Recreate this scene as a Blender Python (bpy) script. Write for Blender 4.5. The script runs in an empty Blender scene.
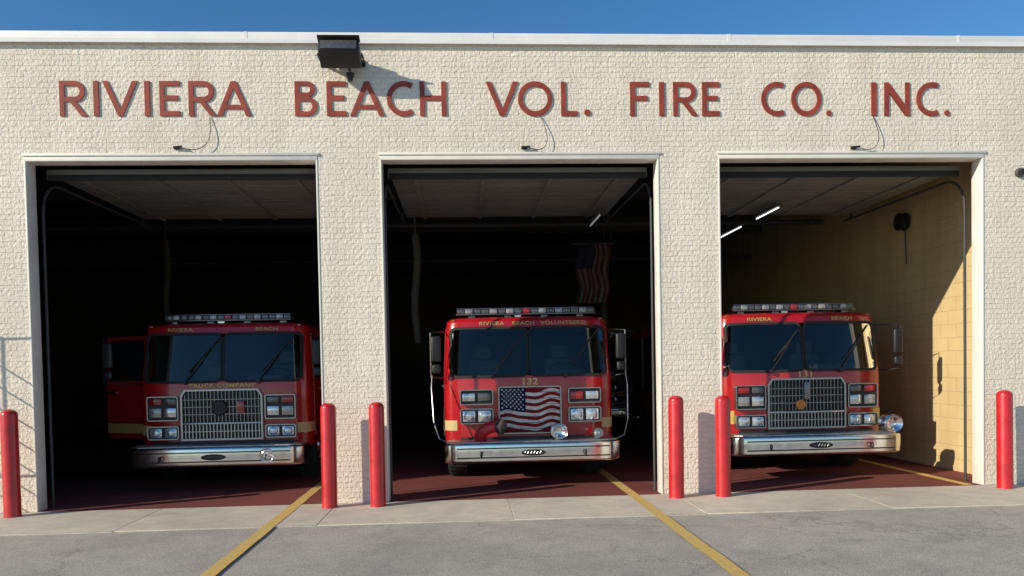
import bpy, bmesh, math, random
from mathutils import Vector, Matrix
random.seed(7)
R = math.radians
scene = bpy.context.scene
col = scene.collection

# ------------------------------------------------------------------ camera
F, CX, CY = 800.0, 512.0, 390.5
psi, pit, rol = R(3.36), R(-1.6), R(1.09)
CAM = Vector((0, -10.08, 1.65))
f0 = Vector((math.sin(psi)*math.cos(pit), math.cos(psi)*math.cos(pit), math.sin(pit)))
r0 = Vector((math.cos(psi), -math.sin(psi), 0))
u0 = r0.cross(f0)
cr = r0*math.cos(rol) - u0*math.sin(rol)
cu = u0*math.cos(rol) + r0*math.sin(rol)
cam_d = bpy.data.cameras.new('camera'); cam = bpy.data.objects.new('camera', cam_d); col.objects.link(cam)
cam.matrix_world = Matrix(((cr.x, cu.x, -f0.x, CAM.x), (cr.y, cu.y, -f0.y, CAM.y), (cr.z, cu.z, -f0.z, CAM.z), (0, 0, 0, 1)))
cam_d.sensor_width = 36; cam_d.lens = F/1024*36; cam_d.shift_y = (CY-288)/1024
cam_d.clip_end = 3000; cam_d.clip_start = .05
scene.camera = cam
def at(px, py, Y=0.0):                     # a measured picture point on the plane y = Y
    d = f0*F + cr*(px-CX) - cu*(py-CY)
    return CAM + d*((Y-CAM.y)/d.y)

# ------------------------------------------------------------------ light
SAZ, SEL = R(64), R(24)
sd = Vector((math.sin(SAZ)*math.cos(SEL), math.cos(SAZ)*math.cos(SEL), -math.sin(SEL)))
sl = bpy.data.lights.new('sun', 'SUN'); so = bpy.data.objects.new('sun', sl); col.objects.link(so)
sl.energy = 5.0; sl.angle = R(.5); sl.color = (1, .90, .73)
so.rotation_euler = sd.to_track_quat('-Z', 'Y').to_euler(); so.location = (-20, -12, 14)
w = bpy.data.worlds.new('World'); scene.world = w; w.use_nodes = True
nt = w.node_tree; bg = nt.nodes['Background']
sky = nt.nodes.new('ShaderNodeTexSky'); sky.sky_type = 'NISHITA'; sky.sun_disc = False
sky.sun_elevation = SEL; sky.sun_rotation = R(180)+SAZ; sky.dust_density = .1; sky.ozone_density = 3.0
hs = nt.nodes.new('ShaderNodeHueSaturation'); hs.inputs['Saturation'].default_value = 1.26
nt.links.new(sky.outputs[0], hs.inputs['Color']); nt.links.new(hs.outputs[0], bg.inputs[0]); bg.inputs[1].default_value = .13
scene.view_settings.view_transform = 'Standard'; scene.view_settings.look = 'None'; scene.view_settings.exposure = 0

# ------------------------------------------------------------------ materials
def nmat(name):
    m = bpy.data.materials.new(name); m.use_nodes = True
    t = m.node_tree; return m, t, t.nodes['Principled BSDF']
def N(t, kind, **kw):
    n = t.nodes.new(kind)
    for k, v in kw.items():
        if k in n.inputs: n.inputs[k].default_value = v
        else: setattr(n, k, v)
    return n
def ramp(t, fac, stops):
    n = t.nodes.new('ShaderNodeValToRGB')
    e = n.color_ramp.elements
    while len(e) < len(stops): e.new(.5)
    for i, (p, c) in enumerate(stops):
        e[i].position = p; e[i].color = (*c, 1) if len(c) == 3 else c
    t.links.new(fac, n.inputs[0]); return n.outputs[0]
def mix(t, kind, fac, a, b):
    n = t.nodes.new('ShaderNodeMixRGB'); n.blend_type = kind
    for i, v in enumerate((fac, a, b)):
        if isinstance(v, (int, float)): n.inputs[i].default_value = v if i == 0 else (v, v, v, 1)
        elif isinstance(v, tuple): n.inputs[i].default_value = (*v, 1)
        else: t.links.new(v, n.inputs[i])
    return n.outputs[0]
def math_(t, op, a, b=0.0):
    n = t.nodes.new('ShaderNodeMath'); n.operation = op
    for i, v in enumerate((a, b)):
        if isinstance(v, (int, float)): n.inputs[i].default_value = v
        else: t.links.new(v, n.inputs[i])
    return n.outputs[0]
def bump(t, b, h, strength, dist):
    n = N(t, 'ShaderNodeBump', Strength=strength, Distance=dist)
    t.links.new(h, n.inputs['Height']); t.links.new(n.outputs[0], b.inputs['Normal'])
def simple(name, c, rough=.5, metal=0, var=.15, vs=6.0, coat=0, bmp=0, bscale=60, emit=None, spec=.5):
    m, t, b = nmat(name)
    tc = N(t, 'ShaderNodeTexCoord')
    no = N(t, 'ShaderNodeTexNoise', Scale=vs, Detail=6.0, Roughness=.65)
    t.links.new(tc.outputs['Object'], no.inputs['Vector'])
    lo = tuple(x*(1-var) for x in c); hi = tuple(min(1, x*(1+var)) for x in c)
    t.links.new(ramp(t, no.outputs[0], [(.3, lo), (.7, hi)]), b.inputs['Base Color'])
    rr = ramp(t, no.outputs[0], [(.3, (max(0, rough-.06),)*3), (.7, (min(1, rough+.1),)*3)])
    t.links.new(rr, b.inputs['Roughness'])
    b.inputs['Metallic'].default_value = metal; b.inputs['Specular IOR Level'].default_value = spec
    if coat: b.inputs['Coat Weight'].default_value = coat; b.inputs['Coat Roughness'].default_value = .06
    if bmp:
        n2 = N(t, 'ShaderNodeTexNoise', Scale=bscale, Detail=4.0)
        t.links.new(tc.outputs['Object'], n2.inputs['Vector']); bump(t, b, n2.outputs[0], bmp, .01)
    if emit:
        b.inputs['Emission Color'].default_value = (*emit[0], 1); b.inputs['Emission Strength'].default_value = emit[1]
    return m
def block_mat(name, c1, c2, mortar, bw, rh, ms, dist, rough=.85, relief=.6, fine=.5, stain=.15, fs=22.0):
    m, t, b = nmat(name)
    tc = N(t, 'ShaderNodeTexCoord'); sp = N(t, 'ShaderNodeSeparateXYZ'); t.links.new(tc.outputs['Object'], sp.inputs[0])
    cb = N(t, 'ShaderNodeCombineXYZ')
    t.links.new(math_(t, 'ADD', sp.outputs[0], sp.outputs[1]), cb.inputs[0]); t.links.new(sp.outputs[2], cb.inputs[1])
    wob = N(t, 'ShaderNodeTexNoise', Scale=9.0, Detail=3.0); t.links.new(cb.outputs[0], wob.inputs['Vector'])
    wv = mix(t, 'ADD', .02*bw/.2, cb.outputs[0], wob.outputs['Color'])
    def brick(a, bb, mm):
        n = N(t, 'ShaderNodeTexBrick', Scale=1.0); n.inputs['Mortar Size'].default_value = ms; n.inputs['Mortar Smooth'].default_value = .4
        n.inputs['Brick Width'].default_value = bw; n.inputs['Row Height'].default_value = rh
        n.inputs['Color1'].default_value = (*a, 1); n.inputs['Color2'].default_value = (*bb, 1); n.inputs['Mortar'].default_value = (*mm, 1)
        t.links.new(wv, n.inputs['Vector']); return n
    bc = brick(c1, c2, mortar); bh = brick((.25,)*3, (1,)*3, (0,)*3)
    big = N(t, 'ShaderNodeTexNoise', Scale=.7, Detail=6.0, Roughness=.7); t.links.new(tc.outputs['Object'], big.inputs['Vector'])
    mp = N(t, 'ShaderNodeMapping'); mp.inputs['Scale'].default_value = (3, 3, .35); t.links.new(tc.outputs['Object'], mp.inputs[0])
    streak = N(t, 'ShaderNodeTexNoise', Scale=1.0, Detail=5.0); t.links.new(mp.outputs[0], streak.inputs['Vector'])
    s1 = ramp(t, big.outputs[0], [(.3, (1-stain,)*3), (.65, (1, 1, 1))])
    s2 = ramp(t, streak.outputs[0], [(.3, (1-stain, 1-stain*1.1, 1-stain*1.3)), (.6, (1, 1, 1))])
    c = mix(t, 'MULTIPLY', 1.0, mix(t, 'MULTIPLY', 1.0, bc.outputs[0], s1), s2)
    t.links.new(c, b.inputs['Base Color']); b.inputs['Roughness'].default_value = rough
    fn = N(t, 'ShaderNodeTexNoise', Scale=fs, Detail=5.0, Roughness=.6); t.links.new(cb.outputs[0], fn.inputs['Vector'])
    h = math_(t, 'ADD', math_(t, 'MULTIPLY', bh.outputs[0], relief), math_(t, 'MULTIPLY', fn.outputs[0], fine))
    bump(t, b, h, 1.0, dist); return m

M = {}
M['facade'] = block_mat('cream_rough_brick', (.90, .825, .70), (.86, .785, .66), (.83, .755, .635), .19, .066, .010, .013, relief=.42, fine=1.5, stain=.09, fs=24.0)
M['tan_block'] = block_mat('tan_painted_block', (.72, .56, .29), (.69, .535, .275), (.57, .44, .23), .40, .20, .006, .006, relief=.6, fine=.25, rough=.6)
M['shaded_block'] = block_mat('shaded_block', (.15, .125, .085), (.14, .115, .08), (.1, .08, .06), .40, .20, .006, .006, relief=.6, fine=.25)  # darker copy of the block colour, with the interior shade put into it
M['white_paint'] = simple('white_painted_steel', (.78, .75, .68), .45, var=.08, vs=3, bmp=.15)
M['coping'] = simple('white_metal_flashing', (.84, .83, .80), .4, var=.05, vs=2)
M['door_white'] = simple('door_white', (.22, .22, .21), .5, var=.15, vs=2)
M['galv'] = simple('dull_galvanised_steel', (.08, .08, .08), .65, metal=.3, var=.2, vs=9)
M['ceiling'] = simple('shaded_ceiling', (.05, .05, .048), .8)  # ceiling colour lowered to paint in the darkness of the bays
M['letter_red'] = simple('faded_red_letter_paint', (.29, .048, .028), .6, var=.35, vs=5, bmp=.2)
M['black'] = simple('black_metal', (.015, .015, .016), .45, var=.3)
M['rubber'] = simple('black_rubber', (.02, .02, .02), .8, var=.3, vs=14, bmp=.3)
M['bollard'] = simple('red_bollard_paint', (.52, .012, .018), .32, var=.22, vs=5, coat=.3, bmp=.12, bscale=25)
M['red'] = simple('fire_red_paint', (.43, .010, .015), .22, var=.12, vs=2.5, coat=.7)
M['chrome'] = simple('polished_chrome', (.70, .71, .72), .16, metal=1, var=.12, vs=8)
M['steel'] = simple('brushed_stainless', (.42, .43, .44), .3, metal=1, var=.15, vs=12)
M['dullchrome'] = simple('dull_dark_chrome', (.24, .24, .25), .3, metal=1, var=.25, vs=20)
M['tread'] = simple('diamond_plate', (.45, .46, .47), .38, metal=1, var=.2, vs=30, bmp=.8, bscale=70)
M['gold'] = simple('gold_leaf_lettering', (.62, .42, .14), .4, metal=.3, var=.1)
M['goldband'] = simple('reflective_gold_band', (.60, .40, .10), .4, var=.12)
M['creamband'] = simple('reflective_cream_band', (.58, .44, .20), .4, var=.12)
M['orange'] = simple('gold_orange_emblem', (.60, .22, .04), .4, var=.2)
M['seat'] = simple('grey_vinyl', (.15, .17, .175), .6, var=.2)
M['lining'] = simple('dark_cab_lining', (.055, .060, .064), .7, var=.2)
M['lens'] = simple('clear_lens', (.62, .64, .66), .10, metal=.65, var=.2, vs=25, coat=1)
M['barlens'] = simple('light_bar_lens', (.36, .36, .35), .2, metal=.4, var=.3, vs=25, coat=.3)
M['smoke'] = simple('smoked_lens', (.13, .13, .135), .18, metal=.4, var=.3, vs=25, coat=.4)
M['redlens'] = simple('red_lens', (.34, .008, .010), .10, var=.2, vs=20, coat=1)
M['amberlens'] = simple('amber_lens', (.40, .12, .01), .12, var=.2, vs=20, coat=1)
M['flag_red'] = simple('flag_red', (.24, .008, .012), .7, var=.35, vs=20, spec=.15)
M['flag_white'] = simple('flag_white', (.66, .64, .60), .7, var=.22, vs=20, spec=.15)
M['flag_blue'] = simple('flag_blue', (.005, .010, .055), .7, var=.3, vs=20, spec=.1)
M['cloth_red'] = simple('shaded_red_cloth', (.085, .009, .010), .9, var=.3, vs=9)  # hanging flag colours darkened, the shade of the bay is in them
M['cloth_white'] = simple('shaded_white_cloth', (.11, .10, .09), .9, var=.3, vs=9)
M['cloth_blue'] = simple('shaded_blue_cloth', (.010, .013, .03), .9, var=.3, vs=9)
M['hose'] = simple('grey_exhaust_hose', (.06, .052, .035), .7, var=.2, bmp=.5)
M['tube'] = simple('lit_fluorescent_tube', (.9, .9, .9), .5, emit=((1, .97, .9), 1.6))
M['tube_off'] = simple('dim_fluorescent_tube', (.75, .75, .72), .5, emit=((1, .97, .9), .2))
def glass_mat():
    m = bpy.data.materials.new('windscreen_glass'); m.use_nodes = True; t = m.node_tree
    for n in list(t.nodes):
        if n.type != 'OUTPUT_MATERIAL': t.nodes.remove(n)
    out = [n for n in t.nodes if n.type == 'OUTPUT_MATERIAL'][0]
    tr = N(t, 'ShaderNodeBsdfTransparent'); tr.inputs[0].default_value = (.56, .66, .64, 1)
    gl = N(t, 'ShaderNodeBsdfGlossy', Roughness=.03); gl.inputs[0].default_value = (1, 1, 1, 1)
    fr = N(t, 'ShaderNodeFresnel', IOR=1.55); mx = N(t, 'ShaderNodeMixShader')
    no = N(t, 'ShaderNodeTexNoise', Scale=.9, Detail=2.0); bp = N(t, 'ShaderNodeBump', Strength=.08, Distance=.05)
    tc = N(t, 'ShaderNodeTexCoord'); t.links.new(tc.outputs['Object'], no.inputs['Vector'])
    t.links.new(no.outputs[0], bp.inputs['Height']); t.links.new(bp.outputs[0], gl.inputs['Normal'])
    t.links.new(fr.outputs[0], mx.inputs[0]); t.links.new(tr.outputs[0], mx.inputs[1]); t.links.new(gl.outputs[0], mx.inputs[2])
    t.links.new(mx.outputs[0], out.inputs[0]); return m
M['glass'] = glass_mat()
M['darkglass'] = simple('dark_side_glass', (.012, .014, .016), .05, var=.1)

def ground_mat(name, base, speck, stains, cracks, crack_scale, sun=1.0, cw=.006):
    m, t, b = nmat(name); tc = N(t, 'ShaderNodeTexCoord'); V = tc.outputs['Object']
    def noise(s, d=5.0, r=.6):
        n = N(t, 'ShaderNodeTexNoise', Scale=s, Detail=d, Roughness=r); t.links.new(V, n.inputs['Vector']); return n.outputs[0]
    fine = noise(70, 4, .75); big = noise(.45, 7, .65); mid = noise(3.2, 6, .75)
    c = mix(t, 'MULTIPLY', 1.0, base, ramp(t, fine, [(.36, (1-speck,)*3), (.5, (1, 1, 1)), (.64, (1+speck*.9,)*3)]))
    c = mix(t, 'MULTIPLY', 1.0, c, ramp(t, big, [(.32, (1-stains, 1-stains, 1-stains*.95)), (.62, (1.06, 1.05, 1.03))]))
    c = mix(t, 'MULTIPLY', 1.0, c, ramp(t, mid, [(.3, (.82, .82, .83)), (.6, (1.05, 1.05, 1.04))]))
    h = fine
    if cracks:
        wv = N(t, 'ShaderNodeTexNoise', Scale=1.6, Detail=6.0, Roughness=.7); t.links.new(V, wv.inputs['Vector'])
        vv = mix(t, 'ADD', .7, V, wv.outputs['Color'])
        vo = N(t, 'ShaderNodeTexVoronoi', Scale=crack_scale, feature='DISTANCE_TO_EDGE'); t.links.new(vv, vo.inputs['Vector'])
        ck = ramp(t, vo.outputs['Distance'], [(0, (.35,)*3), (cw, (1, 1, 1))])
        msk = ramp(t, noise(.7, 3), [(.47, (1, 1, 1)), (.55, (0, 0, 0))])
        ck = mix(t, 'LIGHTEN', 1.0, ck, msk)
        c = mix(t, 'MULTIPLY', cracks, c, ck)
    t.links.new(c, b.inputs['Base Color']); b.inputs['Roughness'].default_value = .9
    bump(t, b, h, .7, .005); return m
M['asphalt'] = ground_mat('worn_grey_asphalt', (.43, .395, .345), .45, .26, .6, .45)
M['concrete'] = ground_mat('pale_concrete', (.60, .545, .45), .2, .22, .3, .5)
M['floor'] = ground_mat('maroon_painted_floor', (.19, .040, .033), .2, .35, 0, 1)
def line_mat():
    m, t, b = nmat('worn_yellow_line_paint'); tc = N(t, 'ShaderNodeTexCoord'); V = tc.outputs['Object']
    a = N(t, 'ShaderNodeTexNoise', Scale=26.0, Detail=7.0, Roughness=.8); t.links.new(V, a.inputs['Vector'])
    c = ramp(t, a.outputs[0], [(.40, (.40, .35, .26)), (.50, (.66, .42, .085)), (.7, (.74, .50, .12))])
    t.links.new(c, b.inputs['Base Color']); b.inputs['Roughness'].default_value = .8
    bump(t, b, a.outputs[0], .5, .004); return m
M['yellow'] = line_mat()

# ------------------------------------------------------------------ mesh building
class MB:
    def __init__(s): s.bm = bmesh.new(); s.mi = 0
    def _f(s, vs):
        try:
            f = s.bm.faces.new(vs); f.material_index = s.mi; return f
        except ValueError: return None
    def box(s, x0, x1, y0, y1, z0, z1, bev=0, seg=2, mat=None):
        mt = Matrix.Translation(((x0+x1)/2, (y0+y1)/2, (z0+z1)/2)) @ Matrix.Diagonal((x1-x0, y1-y0, z1-z0, 1))
        if mat is not None: mt = mat @ mt
        g = bmesh.ops.create_cube(s.bm, size=1, matrix=mt)['verts']
        fs = {f for v in g for f in v.link_faces}
        for f in fs: f.material_index = s.mi
        if bev:
            es = list({e for v in g for e in v.link_edges})
            r = bmesh.ops.bevel(s.bm, geom=es, offset=bev, segments=seg, profile=.5, affect='EDGES', clamp_overlap=True)
            for f in r['faces']: f.material_index = s.mi
        return s
    def tube(s, pts, r, seg=8, caps=True):
        pts = [Vector(p) for p in pts]; rings = []
        n = len(pts)
        for i, p in enumerate(pts):
            d = (pts[min(i+1, n-1)]-pts[max(i-1, 0)]).normalized()
            a = Vector((0, 0, 1)) if abs(d.z) < .9 else Vector((1, 0, 0))
            u = d.cross(a).normalized(); v = d.cross(u)
            rr = r[i] if isinstance(r, (list, tuple)) else r
            rings.append([s.bm.verts.new(p+(u*math.cos(k*2*math.pi/seg)+v*math.sin(k*2*math.pi/seg))*rr) for k in range(seg)])
        for a, b in zip(rings, rings[1:]):
            for k in range(seg): s._f([a[k], a[(k+1) % seg], b[(k+1) % seg], b[k]])
        if caps: s._f(rings[0][::-1]); s._f(rings[-1])
        return s
    def lathe(s, prof, origin, axis=(0, 0, 1), seg=24):
        ax = Vector(axis).normalized(); a = Vector((1, 0, 0)) if abs(ax.x) < .9 else Vector((0, 0, 1))
        u = ax.cross(a).normalized(); v = ax.cross(u); o = Vector(origin); rings = []
        for (r, h) in prof:
            if r < 1e-6: rings.append([s.bm.verts.new(o+ax*h)])
            else: rings.append([s.bm.verts.new(o+ax*h+(u*math.cos(k*2*math.pi/seg)+v*math.sin(k*2*math.pi/seg))*r) for k in range(seg)])
        for a, b in zip(rings, rings[1:]):
            for k in range(seg):
                A = [a[0]] if len(a) == 1 else [a[k], a[(k+1) % seg]]
                B = [b[0]] if len(b) == 1 else [b[(k+1) % seg], b[k]]
                if len(A)+len(B) > 2: s._f(A+B)
        return s
    def prism(s, poly, a0, a1, axis='y'):      # poly in the two other axes
        def P(p, a): return {'y': (p[0], a, p[1]), 'z': (p[0], p[1], a), 'x': (a, p[0], p[1])}[axis]
        A = [s.bm.verts.new(P(p, a0)) for p in poly]; B = [s.bm.verts.new(P(p, a1)) for p in poly]
        n = len(poly)
        for i in range(n): s._f([A[i], A[(i+1) % n], B[(i+1) % n], B[i]])
        s._f(A[::-1]); s._f(B); return s
    def ring(s, outer, inner, y0, y1):          # frame in xz between two outlines
        n = len(outer)
        L = [[s.bm.verts.new((p[0], y, p[1])) for p in o] for o, y in ((outer, y0), (inner, y0), (inner, y1), (outer, y1))]
        for a, b in ((0, 1), (1, 2), (2, 3), (3, 0)):
            for i in range(n): s._f([L[a][i], L[a][(i+1) % n], L[b][(i+1) % n], L[b][i]])
        return s
    def grid(s, rows):
        V = [[s.bm.verts.new(p) for p in row] for row in rows]
        for a, b in zip(V, V[1:]):
            for i in range(len(a)-1): s._f([a[i], a[i+1], b[i+1], b[i]])
        return s
    def build(s, name, mat, parent=None, ang=38, fix=True):
        if fix: bmesh.ops.recalc_face_normals(s.bm, faces=s.bm.faces)
        me = bpy.data.meshes.new(name); s.bm.to_mesh(me); s.bm.free()
        for m in (mat if isinstance(mat, (list, tuple)) else [mat]): me.materials.append(m)
        for p in me.polygons: p.use_smooth = True
        me.set_sharp_from_angle(angle=R(ang))
        o = bpy.data.objects.new(name, me); col.objects.link(o)
        if parent: o.parent = parent
        return o
def tag(o, label=None, cat=None, group=None, kind=None):
    for k, v in (('label', label), ('category', cat), ('group', group), ('kind', kind)):
        if v: o[k] = v
    return o
def empty(name, loc, label, cat, group=None):
    o = bpy.data.objects.new(name, None); col.objects.link(o); o.location = loc; o.empty_display_size = .2
    return tag(o, label, cat, group)
def copy_tree(o, parent=None):
    c = o.copy(); col.objects.link(c)
    if parent: c.parent = parent
    for ch in [x for x in bpy.data.objects if x.parent == o]: copy_tree(ch, c)
    return c
def curve_mesh(cu):
    ob = bpy.data.objects.new('tmp', cu); col.objects.link(ob)
    dg = bpy.context.evaluated_depsgraph_get(); me = bpy.data.meshes.new_from_object(ob.evaluated_get(dg))
    bpy.data.objects.remove(ob); me.transform(Matrix.Rotation(R(90), 4, 'X')); return me
def text(s, size, loc, mat, parent, name='lettering', sx=1.0, bold=.0, ext=.004, wrap=None):
    cu = bpy.data.curves.new('txt', 'FONT'); cu.body = s; cu.size = size; cu.align_x = 'CENTER'; cu.align_y = 'CENTER'
    cu.extrude = ext; cu.offset = bold; cu.resolution_u = 3; cu.space_character = 1.08
    me = curve_mesh(cu); me.materials.append(mat)
    me.transform(Matrix.Translation((loc[0], 0, loc[2])) @ Matrix.Diagonal((sx, 1, 1, 1)))
    for v in me.vertices: v.co.y += wrap(v.co.x, v.co.z)-.006 if wrap else loc[1]
    o = bpy.data.objects.new(name, me); col.objects.link(o); o.parent = parent; return o

# ------------------------------------------------------------------ ground
MB().grid([[(-500, -500, -.012), (500, -500, -.012)], [(-500, 500, -.012), (500, 500, -.012)]]).build('ground', M['asphalt'])
tag(bpy.data.objects['ground'], kind='structure')
mb = MB(); x = -12.3
while x < 12:
    wd = 2.135; mb.box(x+.002, x+wd-.002, -1.40+random.uniform(-.01, .01), -.004, -.2, 0, .004, 1); x += wd
tag(mb.build('pavement', M['concrete']), kind='structure')
tag(MB().grid([[(-12, 0, 0), (7.3, 0, 0)], [(-12, 19, 0), (7.3, 19, 0)]]).build('floor', M['floor']), kind='structure')
for X, y0, y1 in ((-2.13, -9.9, 6), (2.12, -9.9, 6), (6.58, .02, 8)):
    n = 60; rows = []
    for i in range(n+1):
        y = y0+(y1-y0)*i/n; j = random.uniform(-.006, .006)
        rows.append([(X-.065+j, y, .004), (X+.065+j, y, .004)])
    tag(MB().grid(rows).build('road_marking', M['yellow']), kind='structure')

# ------------------------------------------------------------------ the fire station
BAYS = [(-5.27, -1.76), (-1.0, 2.51), (3.27, 6.78)]
ZL, ZT = at(465, 154).z, at(465, 44).z
ZC = at(465, 34.5).z
TH = .20
st = empty('fire_station', (0, 0, 0), 'cream rough brick fire station with three open vehicle bays and a flat white roof edge', 'building')
xs = [-12.3] + [v for b in BAYS for v in b] + [12.0]
zs = [0, ZL, ZT]
mb = MB()
def solid(i, j): return 0 <= i < len(xs)-1 and 0 <= j < 2 and not (j == 0 and i in (1, 3, 5))
for i in range(len(xs)-1):
    for j in range(2):
        if not solid(i, j): continue
        x0, x1, z0, z1 = xs[i], xs[i+1], zs[j], zs[j+1]
        q = lambda *p: mb._f([mb.bm.verts.new(v) for v in p])
        q((x0, 0, z0), (x1, 0, z0), (x1, 0, z1), (x0, 0, z1)); q((x1, TH, z0), (x0, TH, z0), (x0, TH, z1), (x1, TH, z1))
        if not solid(i-1, j): q((x0, TH, z0), (x0, 0, z0), (x0, 0, z1), (x0, TH, z1))
        if not solid(i+1, j): q((x1, 0, z0), (x1, TH, z0), (x1, TH, z1), (x1, 0, z1))
        if not solid(i, j-1): q((x0, TH, z0), (x1, TH, z0), (x1, 0, z0), (x0, 0, z0))
        if not solid(i, j+1): q((x0, 0, z1), (x1, 0, z1), (x1, TH, z1), (x0, TH, z1))
bmesh.ops.remove_doubles(mb.bm, verts=mb.bm.verts, dist=1e-4)
mb.build('front_wall', M['facade'], st)
mb = MB(); mb.box(-12.36, 12.06, -.05, .36, ZT+.002, ZC, .006)
mb.box(-12.36, 12.06, -.062, -.05, ZT-.02, ZT+.03)
for x in range(-12, 12, 3): mb.box(x+.4, x+.44, -.053, .1, ZT+.032, ZC+.001)
mb.build('coping', M['coping'], st)
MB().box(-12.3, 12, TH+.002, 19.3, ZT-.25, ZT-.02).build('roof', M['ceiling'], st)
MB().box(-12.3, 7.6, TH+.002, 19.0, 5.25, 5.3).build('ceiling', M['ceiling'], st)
MB().box(7.25, 7.55, TH+.002, 19, 0, 5.25).build('side_wall', M['tan_block'], st)
MB().box(-12.3, -12.0, TH+.002, 19, 0, 5.25).build('side_wall', M['shaded_block'], st)
MB().box(11.7, 12.0, TH+.002, 19, 0, 5.4).build('side_wall', M['facade'], st)
MB().box(-12.3, 12.0, 19.002, 19.3, 0, 5.4).build('rear_wall', M['shaded_block'], st)
for (a, b) in BAYS:
    mb = MB(); t = .022
    mb.box(a+.001, a+t, -.008, TH+.02, 0, ZL-.07, .004); mb.box(b-t, b-.001, -.008, TH+.02, 0, ZL-.07, .004)
    mb.box(a+.001, b-.001, -.008, TH+.02, ZL-.07, ZL-.001, .004)
    mb.box(a-.02, b+.02, -.022, -.0085, ZL-.012, ZL+.02, .004)
    fr = mb.build('door_frame', M['white_paint'], st)
    mb = MB(); zc = ZL-.13; y = .45
    for s_ in range(5):
        mb.box(a+.08, b-.08, y, y+.6, zc, zc+.045, .006)
        for r_ in range(4): mb.box(a+.09, b-.09, y+.07+r_*.14, y+.10+r_*.14, zc-.008, zc-.0005, .003, 1)
        for r_ in range(4): 
            x = a+.4+r_*(b-a-.8)/3; mb.box(x-.03, x+.03, y+.02, y+.58, zc-.03, zc-.009)
        y += .606
    mb.box(a+.06, b-.06, .40, .446, zc-.07, zc+.06, .01)
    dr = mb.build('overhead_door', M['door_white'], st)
    MB().box(a+.08, b-.08, .385, .399, zc-.09, zc-.01, .004).build('weather_seal', M['rubber'], dr)
    for x in (a+.02, b-.02):
        pts = [(x, .37, 0), (x, .37, zc-.5)] + [(x, .37+.42*(1-math.cos(q)), zc-.5+.42*math.sin(q)) for q in [R(d) for d in range(15, 91, 15)]] + [(x, 3.8, zc-.06)]
        mb = MB().tube(pts, .018, 6); mb.box(x-.012, x+.012, 3.5, 3.54, zc-.06, 5.25); mb.build('door_track', M['galv'], st)
    mb = MB().tube([(a+.1, .62, ZL+.25), (b-.1, .62, ZL+.25)], .03, 8); mb.tube([(a+.7, .62, ZL+.25), (b-.7, .62, ZL+.25)], .06, 12); mb.build('spring_shaft', M['galv'], st)
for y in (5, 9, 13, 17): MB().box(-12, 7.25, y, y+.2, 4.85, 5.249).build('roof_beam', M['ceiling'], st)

# ------------------------------------------------------------------ facade lettering
def arc(cx, cy, rx, ry, a0, a1, n=14): return [(cx+rx*math.cos(R(a0+(a1-a0)*i/n)), cy+ry*math.sin(R(a0+(a1-a0)*i/n))) for i in range(n+1)]
def glyph(c, w, h, t):
    m = h*.52
    if c == 'I': return [[(0, 0), (w, 0), (w, h), (0, h)]]
    if c == '.': return [arc(w/2, w/2, w/2, w/2, 0, 345, 22)]
    if c == 'E': return [[(0, 0), (w, 0), (w, t), (t, t), (t, m-t/2), (w*.9, m-t/2), (w*.9, m+t/2), (t, m+t/2), (t, h-t), (w, h-t), (w, h), (0, h)]]
    if c == 'F': return [[(0, 0), (t, 0), (t, m-t/2), (w*.9, m-t/2), (w*.9, m+t/2), (t, m+t/2), (t, h-t), (w, h-t), (w, h), (0, h)]]
    if c == 'L': return [[(0, 0), (w, 0), (w, t), (t, t), (t, h), (0, h)]]
    if c == 'H': return [[(0, 0), (t, 0), (t, m-t/2), (w-t, m-t/2), (w-t, 0), (w, 0), (w, h), (w-t, h), (w-t, m+t/2), (t, m+t/2), (t, h), (0, h)]]
    if c == 'N': return [[(0, 0), (t, 0), (t, h*.70), (w-t, 0), (w, 0), (w, h), (w-t, h), (w-t, h*.30), (t, h), (0, h)]]
    if c == 'V': return [[(w/2-t*.5, 0), (w/2+t*.5, 0), (w, h), (w-t*1.08, h), (w/2, t*1.35), (t*1.08, h), (0, h)]]
    if c == 'A':
        xin = lambda z: 1.08*t+(w/2-1.08*t)*z/(h-1.35*t)
        z0 = .2*h; z1 = z0+.85*t
        return [[(0, 0), (1.08*t, 0), (xin(z0), z0), (w-xin(z0), z0), (w-1.08*t, 0), (w, 0), (w/2+.5*t, h), (w/2-.5*t, h)],
                [(xin(z1), z1), (w-xin(z1), z1), (w/2, h-1.35*t)]]
    if c == 'R':
        rb = .295*h; cx = w*.93-rb; zc = h-rb; zb = h-2*rb
        return [[(0, 0), (t, 0), (t, zb), (cx-.95*t, zb), (w-1.2*t, 0), (w, 0), (cx+.25*t, zb)] + arc(cx+.25*t, zc, rb-.25*t, rb, -80, 90) + [(0, h)],
                [(t, zb+t), (cx, zb+t)] + arc(cx, zc, rb-t, rb-t, -80, 80) + [(cx, h-t), (t, h-t)]]
    if c == 'B':
        r1 = .275*h; r2 = .225*h; c1 = w-r1; c2 = w*.92-r2
        return [[(0, 0)] + arc(c1, r1, r1, r1, -90, 78) + arc(c2, h-r2, r2, r2, -78, 90) + [(0, h)],
                [(t, t)] + arc(c1, r1, r1-t, r1-t*.9, -90, 90, 10) + [(t, 2*r1-t*.9)],
                [(t, h-2*r2+t*.9)] + arc(c2, h-r2, r2-t, r2-t*.9, -90, 90, 10) + [(t, h-t*.9)]]
    if c == 'C':
        rx = max(h/2*.98, w*.52); a = math.degrees(math.acos((w-rx)/rx)); a = max(38, a)
        return [arc(rx, h/2, rx, h/2+.005, a, 360-a, 30) + arc(rx, h/2, rx-t, h/2-t, 360-a, a, 30)]
    if c == 'O': return [arc(w/2, h/2, w/2, h/2+.006, 0, 350, 35), arc(w/2, h/2, w/2-t, h/2-t, 0, 350, 35)]
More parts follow.
